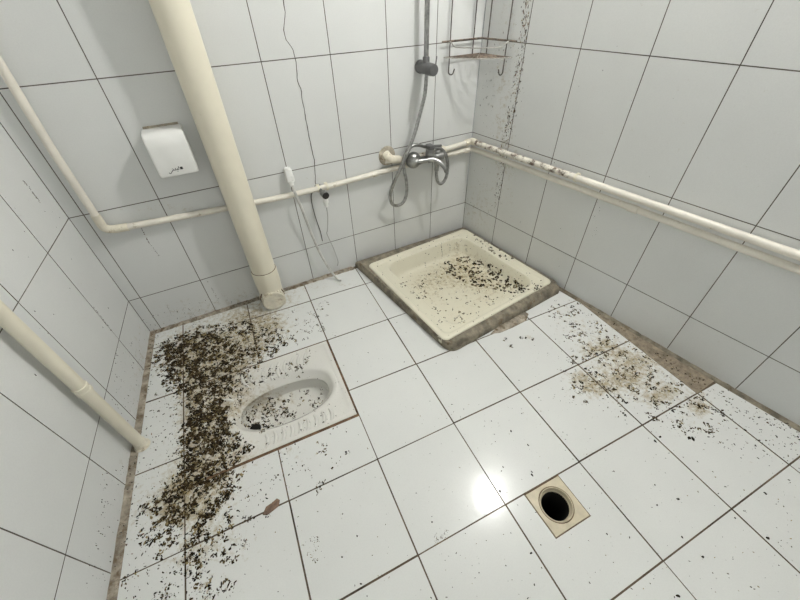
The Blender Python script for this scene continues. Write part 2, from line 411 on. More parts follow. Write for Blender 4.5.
wx_, wz_ = 0.45, 1.55
g = G(); g.add(*boxg((wx_, YF-.035, wz_), .86, .012, 1.06)); meta(g.link('fill_panel_1', M['fill'], smooth=False), 'added unseen panel in the front wall, glowing as soft fill light', kind='structure')  # made-up light source out of view, lifts the ambient level
g = G()
for dx, dz_, sx_, sz_ in ((-.45, 0, .06, 1.18), (.45, 0, .06, 1.18), (0, .56, .96, .06), (0, -.56, .96, .06), (0, 0, .04, 1.08)): g.add(*boxg((wx_+dx, YF-.02, wz_+dz_), sx_, .05, sz_))
meta(g.link('fill_panel_frame', M['white'], bpy.data.objects['fill_panel_1'], smooth=False))  # surround of the added fill panel
g = G(); g.add(*boxg((0.9, -1.25, CEIL+0.05), 4.2, 3.6, 0.1)); meta(g.link('ceiling', M['paint'], smooth=False), kind='structure')

# mortar strips where floor meets wall
def strip(name, pts_out, pts_in, zt, mat, n=40, rough=0.003):
    """pts_out along the wall at height zt, pts_in on the floor"""
    a = smooth_path(pts_out, n) if len(pts_out) > 2 else [Vector(pts_out[0]).lerp(Vector(pts_out[1]), k/n) for k in range(n+1)]
    b = smooth_path(pts_in, n) if len(pts_in) > 2 else [Vector(pts_in[0]).lerp(Vector(pts_in[1]), k/n) for k in range(n+1)]
    g = G(); V = []; F = []; K = 5
    for i in range(len(a)):
        for k in range(K):
            t = k/(K-1); p = a[i].lerp(b[i], t)
            nz = noise.noise(p*40)*rough; sl = noise.noise(p*17+Vector((3, 1, 2)))
            p = p+Vector((0, 0, (nz+zt*(1-t)**2)))+(b[i]-a[i]).normalized()*(sl*0.006 if k == K-1 else 0)
            if k == K-1: p.z = -0.0025
            V.append(p)
    for i in range(len(a)-1):
        for k in range(K-1): q = i*K+k; F.append((q, q+1, q+K+1, q+K))
    g.add(V, F); o = g.link(name, mat); meta(o, kind='structure'); return o
strip('trim_1', [lw(0, 0, -.001), lw(1.6, 0, -.001)], [lw(0, 0, .022), lw(1.6, 0, .024)], 0.008, M['mortar_brown'], 80, 0.004)
strip('trim_2', [bw(0, 0, -.001), bw(1.02, 0, -.001)], [bw(0, 0, .026), bw(1.06, 0, .034)], 0.006, M['mortar_brown'], 60, 0.005)
strip('trim_3', [rw(0.72, 0, -.001), rw(2.2, 0, -.001)], [rw(0.72, 0, .012), rw(2.2, 0, .026)], 0.008, M['mortar'], 80, 0.003)
# bare screed wedge where the cut tiles are missing
p0 = g2(4, 1.75); p1 = g2(4, 3.0)
e0 = rw(0.76, 0, 0.012); e1 = rw(1.20, 0, 0.012)
sg = G(); V = []; F = []; N_ = 24; K = 8
w0 = Vector((*g2(4, 1.9), 0)); w1 = Vector((*g2(4, 4.0), 0)); r0 = rw(0.74, 0); r1 = rw((rpx(716, 380)-Vector((WX, 0, 0))).dot(RD), 0)
for i in range(N_+1):
    t = i/N_; a = w0.lerp(w1, t); c = r0.lerp(r1, t)
    for k in range(K+1):
        p = a.lerp(c, k/K); p.z = -0.0012+noise.noise(p*60)*0.0014; V.append(p)
for i in range(N_):
    for k in range(K): q = i*(K+1)+k; F.append((q, q+1, q+K+2, q+K+1))
sg.add(V, F); meta(sg.link('trim_4', M['earth']), kind='structure')

# crack running down the back wall
def wall_line(name, pts, width, mat, parent, off=0.0006):
    P = []
    for i in range(len(pts)-1):
        a, b = Vector(pts[i]), Vector(pts[i+1]); n = max(2, int((b-a).length/0.012))
        for k in range(n): P.append(a.lerp(b, k/n))
    P.append(Vector(pts[-1])); V = []; F = []
    for i, p in enumerate(P):
        j = noise.noise(p*35)*0.004; ww = width*(0.55+0.9*abs(noise.noise(p*50+Vector((9, 9, 9)))))
        V += [p+Vector((j-ww, -off, 0)), p+Vector((j+ww, -off, 0)), p+Vector((j, 0.0005, 0))]
        if i: q = (i-1)*3; F += [(q, q+1, q+4, q+3)]
    return link(name, V, F, mat, parent, smooth=False)
crk = [(281, -30), (283, 0), (285, 12), (283.5, 30), (286, 40), (293, 50), (296, 62), (297, 78), (301, 92), (305, 115), (308, 130), (311, 145), (314, 160), (316, 187)]
wall_line('crack', [bpx(*q) for q in crk], 0.0021, M['cord_dark'], wall_back)

# ------------------------------------------------------------------ ceiling lamp
t = thing('ceiling_lamp', (LAMP.x, LAMP.y, CEIL), 'round white ceiling lamp glowing above the shower tray', 'lamp')
G().add(*lathe((LAMP.x, LAMP.y, CEIL), (0, 0, -1), [(LAMP_R+.02, 0), (LAMP_R+.02, .02), (LAMP_R, .024)], 32)).link('base', M['white'], t)
G().add(*lathe((LAMP.x, LAMP.y, CEIL-.024), (0, 0, -1), [(LAMP_R-.004, 0), (LAMP_R, .03), (LAMP_R-.010, .06), (0.025, .075)], 16)).link('diffuser', M['glow'], t)

# ------------------------------------------------------------------ squat toilet
pt = thing('squat_toilet', gl((PANX0+PANX1)/2, (PANY0+PANY1)/2, 0), 'white porcelain squat toilet pan set flush in the floor, heavily soiled', 'toilet')
NN = 72; bcx, bcy = -0.236, 0.523
def egg(a, b, cx, cy, z, tilt=0.0, e=2.35):
    L = []
    for k in range(NN):
        th = 2*math.pi*k/NN; c, s = math.cos(th), math.sin(th)
        x = a*math.copysign(abs(c)**(2/e), c); y = b*math.copysign(abs(s)**(2/e), s)
        L.append(gl(cx+x, cy+y, z+tilt*(-x)))
    return L
def rectloop(x0, x1, y0, y1, z, r=0.012):
    L = []; cx, cy, hx, hy = (x0+x1)/2, (y0+y1)/2, (x1-x0)/2, (y1-y0)/2
    for k in range(NN):
        th = 2*math.pi*k/NN; c, s = math.cos(th), math.sin(th); e = 14
        q = 1/max(abs(c), abs(s))
        L.append(gl(cx+hx*max(-1, min(1, c*q)), cy+hy*max(-1, min(1, s*q)), z))
    return L
loops = [rectloop(PANX0+.001, PANX1-.004, PANY0+.004, PANY1-.004, -0.02), rectloop(PANX0+.001, PANX1-.004, PANY0+.002, PANY1-.002, 0.001), rectloop(PANX0+.006, PANX1-.009, PANY0+.006, PANY1-.009, 0.0055),
         rectloop(PANX0+.013, PANX1-.018, PANY0+.013, PANY1-.016, 0.0055), rectloop(PANX0+.019, PANX1-.024, PANY0+.019, PANY1-.022, 0.003)]
def blend(A, B, t, z): return [Vector((a.x*(1-t)+b.x*t, a.y*(1-t)+b.y*t, z)) for a, b in zip(A, B)]
outer = loops[-1]; rim = egg(.205, .128, bcx, bcy, 0)
for t_, z in ((.35, .003), (.7, .004), (.92, .006), (1.0, .007)): loops.append(blend(outer, rim, t_, z))
bcx = -.238
loops += [egg(.200, .121, bcx, bcy, .0068), egg(.193, .113, bcx, bcy, .003), egg(.189, .109, bcx, bcy, -.003), egg(.174, .090, bcx, bcy, -.026), egg(.172, .088, bcx, bcy, -.0285), egg(.1715, .0875, bcx, bcy, -.031),
          egg(.174, .090, bcx, bcy, -.036), egg(.176, .092, bcx, bcy, -.060), egg(.170, .086, bcx, bcy, -.085), egg(.150, .066, bcx, bcy, -.098, -.03), egg(.11, .045, bcx-.01, bcy, -.103, -.05), egg(.05, .02, bcx-.02, bcy, -.106, -.05)]
jl = [rectloop(PANX0-.0, PANX1+.003, PANY0-.004, PANY1+.009, -.0012), rectloop(PANX0+.004, PANX1-.005, PANY0+.004, PANY1-.003, -.0012)]
Vj, Fj = loft(jl, True, False, False); link('sealing_joint', Vj, Fj, M['joint'], pt, False)['label'] = 'brown stained joint round the pan'
Vp, Fp = loft(loops, True, False, True)
Fp = [f[::-1] for f in Fp]
pan_body = link('basin', Vp, Fp, M['pan'], pt, attr=[grime_at(v) for v in Vp])
hg = G(); hc = gl(bcx-.140, bcy+.020, -.0925)
hg.add(*lathe(hc, (0, 0, -1), [(.022, -.004), (.020, -.002), (.016, .012), (.0, .013)], 20)); hg.link('drain_hole', M['dark'], pt)
def ridge(p0, p1, bend, r, g):
    a = gl(*p0, .0055); b = gl(*p1, .0055); n = 9; d = (b-a).normalized(); s = d.cross(UP); loops = []
    for k in range(n+1):
        t = k/n; c = a.lerp(b, t)+s*bend*math.sin(math.pi*t); hh = math.sin(math.pi*min(1, max(0, .08+.84*t)))**0.5
        L = []
        for q in range(9):
            th = math.pi*q/8; L.append(c+s*(math.cos(th)*r*(0.5+.5*hh))+UP*(math.sin(th)*r*1.35*hh-.003))
        loops.append(L)
    V, F = loft(loops, False, False, False)
    link('ridge', V, F, M['pan'], pt, attr=[grime_at(v)*0.5 for v in V])
ga = G(); gb = G()
for k in range(9):
    x = -.105-.0295*k
    ridge((x-.035*(0 if k < 7 else 1), .335), (x-.012, .405+.004*min(k, 3)), 0.010, .0068, ga)
    ridge((x+.012, .645), (x+.004, .696), -0.007, .0068, gb)
for k, (th) in enumerate((140, 158, 176, 194, 212)):
    c, s = math.cos(math.radians(th)), math.sin(math.radians(th))
    ridge((bcx+.212*c, bcy+.135*s), (bcx+.262*c, bcy+.185*s), 0.003, .0065, gb if s < 0 else ga)


# ------------------------------------------------------------------ shower tray with its mortar kerb
tt = thing('shower_tray', (cen.x, cen.y, 0), 'square cream shower tray in the corner with dirt inside', 'shower tray')
def tq(u, v, z):      # u,v in -1..1 : u left->right, v back->front
    a, b, c, d = [Vector(q) for q in tray_q]; s = (u+1)/2; t = (v+1)/2
    p = (a*(1-s)+b*s)*(1-t)+(d*(1-s)+c*s)*t; return Vector((p.x, p.y, z))
TN = 96
def rr(uh0, uh1, vh0, vh1, r, z, zt=None):
    """rounded rectangle loop in tray units (half side = 0.35 m)"""
    L = []; r0 = r/0.35
    cs = [(uh1-r0, vh1-r0, 0), (uh0+r0, vh1-r0, 90), (uh0+r0, vh0+r0, 180), (uh1-r0, vh0+r0, 270)]
    for cx, cy, a0 in cs:
        for k in range(TN//4):
            th = math.radians(a0+90*k/(TN//4-1)); L.append(tq(cx+r0*math.cos(th), cy+r0*math.sin(th), z))
    return L
U0, U1, V0, V1 = -.76, .80, -.835, .84
tl = [rr(-1, 1, -1, 1, .03, .014), rr(-1, 1, -1, 1, .03, .047), rr(-.99, .99, -.99, .99, .028, .051), rr(-.975, .975, -.975, .975, .028, .052), rr(-.935, .94, -.94, .94, .03, .052), rr(-.925, .93, -.93, .93, .032, .0505),
      rr(-.915, .92, -.92, .915, .035, .0465), rr(-.90, .905, -.905, .90, .036, .0455), rr(U0-.03, U1+.03, V0-.03, V1+.03, .055, .0455), rr(U0-.008, U1+.008, V0-.008, V1+.008, .058, .0445), rr(U0, U1, V0, V1, .06, .041), rr(U0+.008, U1-.008, V0+.008, V1-.008, .062, .034),
      rr(U0+.055, U1-.055, V0+.055, V1-.055, .065, -.026), rr(U0+.07, U1-.07, V0+.07, V1-.07, .065, -.036), rr(U0+.10, U1-.10, V0+.10, V1-.10, .06, -.042), rr(U0+.17, U1-.17, V0+.17, V1-.17, .05, -.044), rr(-.45, .48, -.45, .45, .03, -.045), rr(-.22, .25, -.22, .22, .03, -.046), rr(-.08, .10, -.08, .08, .015, -.047)]
V, F = loft(tl, True, False, True); F = [f for f in F]
tray = link('basin', V, F, M['tray'], tt, attr=[grime_at(v) for v in V])
# kerb
kq = [Vector((1.046, -.0015)), Vector((1.7935, -.0015)), Vector((1.886, -.744)), Vector((1.152, -.806))]
def kloop(s, z, nz):
    L = []; out = []
    base = rr(-1, 1, -1, 1, .03, 0)
    a, b, c, d = kq
    r0 = .045/0.35
    cs = [(1-r0, 1-r0, 0), (-1+r0, 1-r0, 90), (-1+r0, -1+r0, 180), (1-r0, -1+r0, 270)]
    for ci, (cx, cy, a0) in enumerate(cs):
        for k in range(TN//4):
            th = math.radians(a0+90*k/(TN//4-1)); rq = r0 if ci < 2 else 0.001
            cxx = math.copysign(1-rq, cx); cyy = math.copysign(1-rq, cy)
            u, v = cxx+rq*math.cos(th), cyy+rq*math.sin(th); ss = (u+1)/2; t = (v+1)/2
            p = (a*(1-ss)+b*ss)*(1-t)+(d*(1-ss)+c*ss)*t; out.append(Vector((p.x, p.y, 0)))
    for o_, i_ in zip(out, base):
        p = o_.lerp(i_, s); q = noise.noise(p*30)
        onwall = (p.y > -0.01) or ((Vector((WX, 0, 0))-p).dot(-RN) < .01 and False)
        dvec = (o_-i_); dvec = dvec.normalized() if dvec.length > 1e-4 else Vector((0, 0, 0))
        inwall = (Vector((p.x, p.y, 0))-Vector((WX, 0, 0))).dot(RN) < 0.012 or p.y > -0.012
        p = p+(Vector((0, 0, 0)) if inwall else dvec*q*nz); p.z = z+(noise.noise(p*45)*nz*0.5 if z > 0.004 else 0); L.append(p)
    return L
def dense(L, n=4):
    out = []
    for i in range(len(L)):
        a, b = L[i], L[(i+1) % len(L)]
        for k in range(n): out.append(a.lerp(b, k/n))
    return out
kl = [kloop(0, -.003, .008), kloop(0.02, .014, .009), kloop(.15, .032, .008), kloop(.45, .042, .005), kloop(1.0, .044, .0), kloop(1.04, .030, 0)]
V, F = loft(kl, True, False, False)
link('mortar_kerb', V, F, M['mortar'], tt)['label'] = 'rough grey mortar round the tray'
mp = [(490, 334), (498, 326), (510, 319), (525, 311), (529, 314), (526, 321), (512, 328), (500, 333)]
mc = fl(509, 322); V = []
for z_, s_ in ((-.001, 1), (.0032, .94), (.0045, .6)):
    for x, y in mp: q = mc.lerp(fl(x, y), s_); V.append(Vector((q.x, q.y, z_+(noise.noise(q*60)*.001 if z_ > 0 else 0))))
n = len(mp); F = [(q_*n+k, q_*n+(k+1) % n, (q_+1)*n+(k+1) % n, (q_+1)*n+k) for q_ in range(2) for k in range(n)]+[tuple(2*n+k for k in range(n))]
link('mortar_smear', V, F, M['mortar_brown'], tt)


# ------------------------------------------------------------------ floor drain
dt = thing('floor_drain', (sum(q[0] for q in drain_q)/4, sum(q[1] for q in drain_q)/4, 0), 'square cream plastic floor drain with an open black hole', 'drain')
dc = Vector((1.0965, -1.452, 0)); DN_ = 48
def sq(s, z):
    L = []; c = Vector((dt.location.x, dt.location.y))
    a, b, c_, d = [c+(Vector(q)-c)*s for q in drain_q]
    for k in range(DN_):
        th = 2*math.pi*k/DN_; x, y = math.cos(th), math.sin(th); e = 16; q = 1/max(abs(x), abs(y)); u = (x*q+1)/2; v = (1-y*q)/2
        u = min(1, max(0, u)); v = min(1, max(0, v))
        p = (a*(1-u)+b*u)*(1-v)+(d*(1-u)+c_*u)*v; L.append(Vector((p.x, p.y, z)))
    return L
def ci(r, z): return [dc+Vector((math.cos(2*math.pi*k/DN_)*r, math.sin(2*math.pi*k/DN_)*r, z)) for k in range(DN_)]
V, F = loft([sq(1.0, -.0008), sq(.95, -.0012)], True, False, False); link('edge_joint', V, F, M['joint'], dt, False)['label'] = 'brown stained joint round the plate'
V, F = loft([ci(.0518, .0006), ci(.0495, .0006)], True, False, False); link('groove', V, F, M['joint'], dt, False)
V, F = loft([sq(.965, -.006), sq(.965, .001), sq(.95, .0025), ci(.0525, .0025), ci(.0515, -.0005), ci(.050, -.0005), ci(.049, .0035), ci(.047, .0035), ci(.0455, .0), ci(.044, -.010), ci(.042, -.011), ci(.0405, -.013)], True, False, False)
link('plate', V, F, M['drain'], dt)
V, F = loft([ci(.0408, -.010), ci(.0402, -.03), ci(.040, -.19), ci(.001, -.192)], True, False, True)
link('hole', V, F, M['dark'], dt)['label'] = 'black round drain opening'

# ------------------------------------------------------------------ big drain pipe
X, Y = 0.568, -0.080
bp_ = thing('drain_pipe', (X, Y, 0), 'thick cream plastic drain pipe standing against the back wall', 'pipe')
G().add(*lathe((X, Y, .19), (0, 0, 1), [(.054, 0), (.054, CEIL-.19)], 40)).link('pipe', M['pvc'], bp_)
G().add(*lathe((X, Y, 0), (0, 0, 1), [(.056, 0), (.056, .10), (.057, .12), (.0585, .135), (.0585, .207), (.0575, .211), (.0545, .212)], 40)).link('collar', M['pvc'], bp_)
ang = Vector((-.02, -1, -.06)).normalized(); o = Vector((X-.002, Y+.02, .062))
G().add(*lathe(o, ang, [(.050, -.02), (.0535, .01), (.0545, .018), (.0595, .026), (.0595, .044), (.0560, .046), (.050, .046)], 40)).link('branch', M['pvc_dirty'], bp_)
cg = G(); cg.add(*lathe(o, ang, [(.048, .052), (.0515, .054), (.0515, .057), (.0500, .058), (.0500, .076), (.0515, .077), (.0505, .082), (.044, .0835), (.0425, .0815), (.01, .0815)], 40))
u_, v_ = frame(ang)
for k in range(20):
    th = 2*math.pi*k/20; dr = u_*math.cos(th)+v_*math.sin(th)
    cg.add(*boxg(o+ang*.064+dr*.0525, .0085, .020, .007, dr.cross(ang), ang, dr, .001, 1))
G().add(*lathe(o, ang, [(.0500, .040), (.0500, .054), (.045, .0545)], 40, True, True)).link('gap_shade', M['joint'], bp_)  # dark colour stands in for shade in the gap behind the cap
def ringat(c, ax, R_, r_, seg=48):
    uu, vv = frame(Vector(ax)); P = [Vector(c)+(uu*math.cos(2*math.pi*k/seg)+vv*math.sin(2*math.pi*k/seg))*R_ for k in range(seg+1)]
    return tube(P, r_, 6)
G().add(*ringat((X, Y, .2125), UP, .0552, .0014)).link('joint_ring', M['joint'], bp_)
G().add(*ringat(o+ang*.047, ang, .0555, .0036)).link('joint_ring', M['joint'], bp_)  # painted shadow ring between branch and cap
cg.link('cleanout_cap', M['pvc_dirty'], bp_)

# ------------------------------------------------------------------ waste pipe by the left wall
P0 = Vector((-0.0310, -0.6115, 0))
lp = thing('wall_pipe', (P0.x, P0.y, 0), 'slim cream plastic pipe running down the left wall into the floor', 'pipe')
PV = Vector((-0.0345, -0.6100, 0))
G().add(*lathe(P0, UP, [(.0178, 0), (.0178, CEIL)], 24)).link('pipe', M['pvc'], lp)
G().add(*lathe(P0+UP*.330, UP, [(.018, 0), (.0208, .001), (.0208, .012), (.0194, .013), (.0194, .022), (.0205, .023), (.0205, .030), (.018, .031)], 24)).link('coupling', M['pvc'], lp)
G().add(*lathe(P0, UP, [(.026, 0.0006), (.025, .004), (.0200, .006), (.0196, .03), (.0180, .031)], 24)).link('floor_collar', M['pvc_dirty'], lp)

# ------------------------------------------------------------------ water pipes
def joints(P, fr): return [P[int(len(P)*f)] for f in fr]
low = [bw(.093, CEIL, .024), bw(.093, 1.07, .024), bw(.083, .84, .022), bw(.083, .545, .022), bw(.105, .533, .022), bw(.26, .522, .016), bw(.45, .512, .0128), bw(.70, .501, .0128), bw(.97, .500, .015), bw(1.10, .506, .018), bw(1.29, .513, .020), bw(1.51, .517, .020), bw(1.70, .522, .020), bw(1.775, .524, .018), rw(.03, .524, .0145), rw(.5, .5235, .0135), rw(1.2, .5235, .0135), rw(2.5, .5255, .0135)]
wl = thing('water_pipe', bw(.093, .53, .022), 'cream water pipe dropping from the upper left, then running low along both walls', 'pipe')
lowp = corner_path(low, .03, 6)
G().add(*tube(lowp, .0125, 14)).link('pipe', M['pipe'], wl)
G().add(*tube(corner_path([bw(.083, .60, .022), bw(.083, .545, .022), bw(.105, .534, .022), bw(.155, .530, .022)], .022, 6), .0150, 14)).link('elbow', M['pvc_dirty'], wl)
c = rpx(634, 205.5, .018); dd = (c-Vector((WX, 0, 0))).dot(RD)
G().add(*lathe(rw(dd-.02, .5235, .0155), RD, [(.0125, 0), (.0148, .001), (.0148, .040), (.0125, .041)], 16)).link('coupling', M['pipe'], wl)
G().add(*lathe(bw(1.185, .510, .020), (1, 0, .02), [(.0125, 0), (.0148, .001), (.0148, .035), (.0125, .036)], 16)).link('coupling', M['pipe'], wl)
G().add(*lathe(bw(1.735, .523, .020), (1, 0, 0), [(.0125, 0), (.015, .001), (.015, .030), (.0125, .031)], 16)).link('coupling', M['pipe'], wl)
wu = thing('water_pipe', bw(1.38, .545, .026), 'upper cream pipe on the right wall with paint flaking near the corner', 'pipe')
upp = [bw(1.265, .560, .016), bw(1.34, .553, .024), bw(1.45, .548, .024), bw(1.60, .552, .024), bw(1.768, .562, .022), rw(.035, .566, .024), rw(.6, .567, .024), rw(1.2, .568, .024), rw(2.5, .570, .024)]
uP = corner_path(upp, .02, 5)
isplit = next(i for i, p in enumerate(uP) if (p-Vector((WX, 0, 0))).dot(RD) > .03 and p.y < -.02)
G().add(*tube(uP[:isplit+1], .0135, 14)).link('pipe', M['pipe'], wu)
q1 = rw(.62, .567, .024)
G().add(*tube([uP[isplit], q1], .0136, 14)).link('pipe', M['pipe_rust'], wu)['label'] = 'stretch with flaking rusty paint'
G().add(*tube([q1, rw(2.5, .570, .024)], .0135, 14)).link('pipe', M['pipe'], wu)
G().add(*lathe(rw(.02, .5655, .024), RD, [(.0138, 0), (.0165, .001), (.0165, .035), (.0138, .036)], 16)).link('elbow', M['pvc_dirty'], wu)
G().add(*lathe(bw(1.735, .561, .023), (1, 0, .1), [(.0138, 0), (.0165, .001), (.0165, .028), (.0138, .029)], 16)).link('elbow', M['pvc_dirty'], wu)
def clipat(P, d, n, parent, r=.0145, mat='pvc'):
    g = G(); d = d.normalized(); n = n.normalized()
    v = n.cross(d).normalized()
    arc = []
    for k in range(9):
        th = math.radians(-100+200*k/8); arc.append(P+(n*math.cos(th)+v*math.sin(th))*r)
    arc = [arc[0]-n*.010+v*0]+arc+[arc[-1]-n*.010]
    loops = [[p-d*.005, p+d*.005, p+d*.005+(p-P).normalized()*.0025, p-d*.005+(p-P).normalized()*.0025] for p in arc]
    V, F = loft(loops); g.add(V, F); g.add(*boxg(P-n*(r-.004)+v*.0, .016, .010, .034, d, n, v, .002, 1))
    return g.link('pipe_clip', M[mat], parent)
clipat(rw(.645, .567, .024), RD, RN, wu)
clipat(bw(.915, .500, .0146), Vector((1, 0, 0)), Vector((0, -1, 0)), wl)
clipat(bw(.955, .500, .0149), Vector((1, 0, 0)), Vector((0, -1, 0)), wl)
clipat(lowp[0]*0+bw(1.60, .552, .024), Vector((1, 0, 0)), Vector((0, -1, 0)), wu)
# plastered pipe stub left of the mixer
st = G(); c0 = bw(1.275, .572, .012)
V, F = lathe(bw(1.283, .575, -.001), (0, -1, 0), [(.046, 0), (.038, .012), (.024, .020), (.006, .024)], 28)
V = [v+Vector((noise.noise(v*60)*.014, 0, noise.noise(v*60+Vector((5, 5, 5)))*.012)) if v.y < .0 else v for v in V]
st.add(V, F); st.link('mortar_patch', M['mortar_pale'], wu)
G().add(*tube(smooth_path([bw(1.272, .592, .010), bw(1.278, .578, .030), bw(1.295, .567, .037), bw(1.335, .556, .028)], 6), .0185, 14)).link('valve', M['pvc_dirty'], wu)

# ------------------------------------------------------------------ white wall box
bx = thing('wall_box', bw(.408, .77, 0), 'small white plastic box on the back wall left of the thick drain pipe', 'box')
prof = [(.146, .001), (.148, .070), (.144, .083), (.130, .0935), (.10, .096), (.012, .093), (.004, .091), (.0, .084), (.0, .001)]
loops = []; xw = .064
bm = bmesh.new()
vs = []
for sx in (-1, 1): vs.append([bm.verts.new((sx*xw, -d, z)) for z, d in prof])
n = len(prof)
for k in range(n): bm.faces.new((vs[0][k], vs[0][(k+1) % n], vs[1][(k+1) % n], vs[1][k]))
bm.faces.new(vs[0]); bm.faces.new(vs[1][::-1])
bmesh.ops.recalc_face_normals(bm, faces=bm.faces[:])
ed = [e for e in bm.edges if (len(e.link_faces) == 2 and any(len(f.verts) > 4 for f in e.link_faces)) and not all(abs(v.co.y) < .002 for v in e.verts)]
bmesh.ops.bevel(bm, geom=ed, offset=.008, segments=3, affect='EDGES', profile=.5)
bo = Vector((.4050, 0, .700)); bm.verts.ensure_lookup_table()
g = G(); g.add([bo+v.co for v in bm.verts], [tuple(v.index for v in f.verts) for f in bm.faces]); bm.free()
g.link('cover', M['white'], bx)
# printed mark: a short run of joined script and a black square
mk = G()
def onface(x, z): return bo+Vector((x, -(.093+(z-.012)*(.003/.088))-.0006, z))
def stroke(pts, r=.0009): mk.add(*tube([onface(*p) for p in pts], r, 6))
for pp in ([(-.020, .021), (-.024, .016), (-.028, .014), (-.031, .018)], [(-.020, .021), (-.016, .024), (-.013, .0235), (-.012, .028)], [(-.012, .0235), (-.007, .0235), (-.006, .030)], [(-.006, .0235), (-.001, .0235), (0, .028)], [(0, .0235), (.004, .0235), (.005, .034)], [(-.017, .029), (-.015, .029)], [(-.003, .018), (-.001, .018)]): stroke(pp, .0011)
mk.add(*boxg(onface(.0125, .0265), .009, .0008, .009))
mk.link('printed_mark', M['ink'], bx)['label'] = 'small black script mark with a square'
cr = G(); cr.add(*boxg(bo+Vector((0, -.0025, .148)), .112, .003, .010, bev=.001)); cr.link('sealant', M['mortar_pale'], bx)

# ------------------------------------------------------------------ shower rail, hose, mixer
sr = thing('shower_rail', bw(1.4645, .93, 0), 'grey shower rail with slider high on the back wall', 'shower rail')
G().add(*tube([bw(1.4645, .955, .052), bw(1.4645, 1.72, .052)], .0105, 16)).link('rail', M['hose'], sr)
G().add(*lathe(bw(1.4645, .938, .052), UP, [(.0135, 0), (.0150, .004), (.0150, .026), (.0125, .030)], 18)).link('collar', M['greyplastic'], sr)
G().add(*lathe(bw(1.4645, .926, .0), (0, -1, 0), [(.026, 0), (.026, .010), (.0235, .012), (.0235, .100), (.021, .104)], 24)).link('bracket', M['greyplastic'], sr)
G().add(*lathe(bw(1.4645, .926, .095), (0, -1, 0), [(.0225, 0), (.0225, .019), (.020, .0225), (.002, .0225)], 24)).link('knob', M['greyplastic'], sr)
G().add(*tube([bw(1.492, .938, .085), bw(1.494, .970, .088)], .003, 8)).link('lever', M['greyplastic'], sr)
G().add(*lathe(bw(1.4645, 1.70, 0), (0, -1, 0), [(.024, 0), (.024, .010), (.014, .014), (.014, .070), (.002, .072)], 20)).link('top_bracket', M['chrome'], sr)
hp = [bw(1.4645, .925, .055), bw(1.465, .895, .056), bw(1.455, .83, .062), bw(1.431, .771, .070), bw(1.392, .69, .086), bw(1.353, .628, .100), bw(1.315, .555, .095), bw(1.281, .480, .080), bw(1.262, .41, .062), bw(1.272, .350, .052), bw(1.305, .328, .050), bw(1.342, .338, .050), bw(1.362, .385, .050), bw(1.360, .45, .052), bw(1.350, .51, .048), bw(1.350, .560, .0475), bw(1.378, .602, .047), bw(1.42, .614, .046),
      bw(1.49, .590, .045), bw(1.548, .580, .050), bw(1.583, .545, .065), bw(1.596, .49, .072), bw(1.592, .43, .072), bw(1.570, .397, .070), bw(1.545, .405, .070), bw(1.533, .44, .068), bw(1.532, .475, .066)]
hs = G(); hpp = smooth_path(hp, 10)
hs.add(*tube(hpp, .0078, 12, .12))
ho = hs.link('shower_hose', M['hose'], None, loc=bw(1.4645, .925, .055)); meta(ho, 'grey metal shower hose looping from the rail slider down to the mixer', 'hose')
mx = thing('mixer_tap', bw(1.48, .547, 0), 'chrome shower mixer tap on the back wall between the pipes', 'tap')
G().add(*lathe(bw(1.402, .546, .0), (0, -1, 0), [(.030, .038), (.038, .040), (.040, .050), (.037, .064), (.028, .076), (.014, .083), (.002, .085)], 28)).link('escutcheon', M['chrome'], mx)
G().add(*lathe(bw(1.392, .546, .0), (0, -1, 0), [(.012, .0375), (.012, .044)], 14)).link('inlet', M['chrome'], mx)
G().add(*lathe(bw(1.555, .545, .0), (0, -1, 0), [(.012, .0365), (.030, .037), (.030, .040), (.024, .050), (.016, .058), (.002, .060)], 28)).link('escutcheon', M['chrome'], mx)
G().add(*lathe(bw(1.40, .545, .072), (1, 0, 0), [(.010, 0), (.019, .004), (.019, .026), (.017, .030), (.017, .07), (.021, .075), (.021, .11), (.017, .115), (.019, .14), (.019, .160), (.010, .165)], 24)).link('body', M['chrome'], mx)
G().add(*tube(smooth_path([bw(1.400, .546, .078), bw(1.44, .548, .088), bw(1.485, .549, .105), bw(1.512, .535, .130), bw(1.527, .512, .148), bw(1.533, .494, .155)], 6), [.0112, ]*31, 14)).link('spout', M['chrome'], mx)
bl = G(); bl.add(*lathe(bw(1.480, .556, .078), (0, -.12, 1), [(.020, 0), (.022, .006), (.022, .034), (.018, .040), (.002, .042)], 20)); bl.link('cartridge', M['chrome'], mx)
lv = G(); lv.add(*boxg(bw(1.474, .607, .088), .030, .044, .022, bev=.006)); lv.add(*boxg(bw(1.500, .612, .105), .052, .014, .009, Vector((.94, -.34, 0)), Vector((.34, .94, 0)), UP, .003)); lv.link('lever', M['greyplastic'], mx)
G().add(*lathe(bw(1.532, .470, .066), UP, [(.0085, 0), (.0115, .003), (.0115, .030), (.0140, .034), (.0140, .055), (.010, .06)], 14)).link('hose_connector', M['chrome'], mx)

